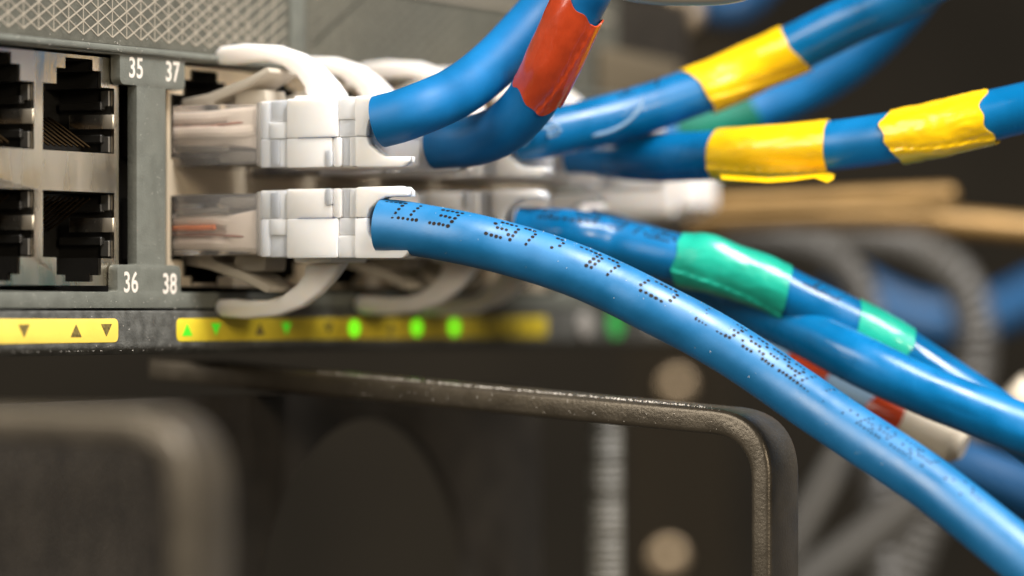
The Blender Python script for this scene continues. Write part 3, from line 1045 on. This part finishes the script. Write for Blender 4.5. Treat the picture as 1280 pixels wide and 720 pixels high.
# ================================================================== CABLE MANAGER BELOW
CM = thing('cable_manager', 'black cable manager panel with large round holes below the switch', 'cable manager', (10, 3, -30))
hole = lambda cx, cz, r, n=48: [(cx + r * math.cos(2 * math.pi * k / n), cz + r * math.sin(2 * math.pi * k / n)) for k in range(n)]
bm = prism([[(-58, -60), (90, -60), (90, -9.8), (-58, -9.8)], hole(48.8, -36.5, 23.5), hole(-45.5 + 1, -34.6, 21.5)[::1] if False else hole(-47 + 0.0, -34.6, 10.5)], 3.0, 4.5, XZ(0), bev=0.3)
obj('panel', rebase(bm, (10, 3, -30)), M_PANEL, CM)


def dring(label_, X, yf, ztop_back, ztop_front, width=7.0, thick=2.7):
    root = thing('cable_ring', label_, 'cable ring', (X, 3, ztop_back), 'bent cable rings on the manager')
    # outline in Y, Z: arm forward then down
    yb, zb_ = 17.0, ztop_back + (ztop_back - ztop_front) * 14.0 / (3 - yf)
    o1 = rounded([(yb, zb_), (yf, ztop_front), (yf, -70), (yf + thick * 0.9, -70), (yf + thick * 0.9, ztop_front - thick), (yb, zb_ - thick)],
                 [0, 6.8, 0, 0, 4.6, 0], 12)
    bm = prism([o1], X - width / 2, X + width / 2, YZX, bev=0.6, seg=4, ang=40)
    return obj('bent_strap', rebase(bm, (X, 3, ztop_back)), M_DARKM, root), root, (X, 3, ztop_back)


# the far ring, in focus at its corner
r2, root2, org2 = dring('bent dark metal cable ring in focus at the bottom centre', 26.8, -62.3, -6.6, -11.0, 7.2, 2.6)
r1, root1, org1 = dring('out of focus bent metal cable ring at the lower left corner', -79.0, -62.2, -8.4, -8.4, 6.6, 2.5)

# ribbed rod behind the ring
p = Path([at(757, 505, 470), at(757, 560, 470), at(757, 640, 470), at(757, 780, 470)], 0.4)
tag(obj('ribbed_rod', tube(p, 2.15, ds=0.2, rf=rib(0.16, 0.95), seg=20), M_ROD), 'upright grey ribbed rod seen through the bent cable ring', 'rod')

# rack post with screws
RP = thing('rack_post', 'dark upright rack post with brassy screws, right of centre in the background', 'rack post', at(850, 800, 640))
o_rp = RP.location / MM
u1 = FWD.cross(UP)
bm = bmesh.new()
a, b = at(780, 900, 650), at(915, 900, 650)
for (pp, qq, d0, d1) in ((a, b, 0, 3),):
    top = UP * 150
    vs = [p_ + FWD * d for d in (d0, d1) for p_ in (pp, qq, qq + top, pp + top)]
    v = [bm.verts.new(x) for x in vs]
    for f in ((0, 1, 2, 3), (7, 6, 5, 4), (0, 4, 5, 1), (1, 5, 6, 2), (2, 6, 7, 3), (3, 7, 4, 0)):
        bm.faces.new([v[i] for i in f])
obj('post', rebase(bm, o_rp), M_RAIL, RP)


def screw(px, py, z, r, parent, org):
    c_ = at(px, py, z)
    t = bmesh.new()
    bmesh.ops.create_uvsphere(t, u_segments=24, v_segments=12, radius=r)
    for v in t.verts:
        # flat-backed dome facing the camera
        if v.co.z < 0:
            v.co.z = 0
        v.co.z *= 0.45
    t2 = bmesh.new()
    rot = (-FWD).to_track_quat('Z', 'Y').to_matrix()
    for v in t.verts:
        v.co = c_ + rot @ v.co
    merge(t2, t)
    return obj('screw', rebase(t2, org), M_SCREW, parent)


screw(852, 14, 648, 2.6, RP, o_rp)
screw(846, 482, 648, 2.0, RP, o_rp)
screw(835, 697, 648, 2.3, RP, o_rp)


# ================================================================== DUST AND SPECKS
def speck(bm, c_, r, flat=None):
    t = bmesh.new()
    bmesh.ops.create_icosphere(t, subdivisions=1, radius=r)
    for v in t.verts:
        v.co = v.co * random.uniform(0.7, 1.3) + Vector(c_)
    merge(bm, t)


bm = bmesh.new()
for _ in range(520):     # along the top edge of the focused ring
    k = random.random()
    y = -58 + 52 * k ** 1.6
    z = -11.0 + (y + 62.5) / 65.4 * 4.4
    x = 26.8 - 3.6 + abs(random.gauss(0, 0.9)) * 1.0 + 0.25
    if y < -52:
        z -= 0.012 * (-52 - y) ** 2
    speck(bm, (x, y, z + 0.01), random.uniform(0.03, 0.085))
for _ in range(60):
    y = random.uniform(-58, -10)
    z = -11.0 + (y + 62.5) / 65.4 * 4.4
    speck(bm, (26.8 - 3.62, y, z - random.uniform(0.5, 2.4)), random.uniform(0.02, 0.05))
obj('dust', rebase(bm, org2), M_DUST, root2, kind='stuff')
bm = bmesh.new()
for _ in range(260):
    x = random.uniform(-30, 15)
    z, y = random.choice(((random.uniform(26.9, 28.2), -0.52), (random.uniform(28.5, 33), 0.45), (random.uniform(-0.2, 1.6), 0.0), (random.uniform(-4.2, -0.4), -0.26), (-4.5, -0.08)))
    speck(bm, (x, y, z), random.uniform(0.015, 0.05))
for _ in range(40):
    speck(bm, (random.uniform(-2.4, 2.6), -0.01, random.uniform(4, 24)), random.uniform(0.015, 0.04))
obj('dust', bm, M_DUST, SW, kind='stuff')
path, org, root, j = dust_targets[0]
bm = bmesh.new()
for _ in range(80):
    s = random.uniform(6, 62)
    ph = random.choice((random.uniform(0.9, 1.5), random.uniform(-0.8, 1.3)))
    speck(bm, path.point(s, ph, CR), random.uniform(0.02, 0.05))
obj('dust', rebase(bm, org), M_DUST, root, kind='stuff')
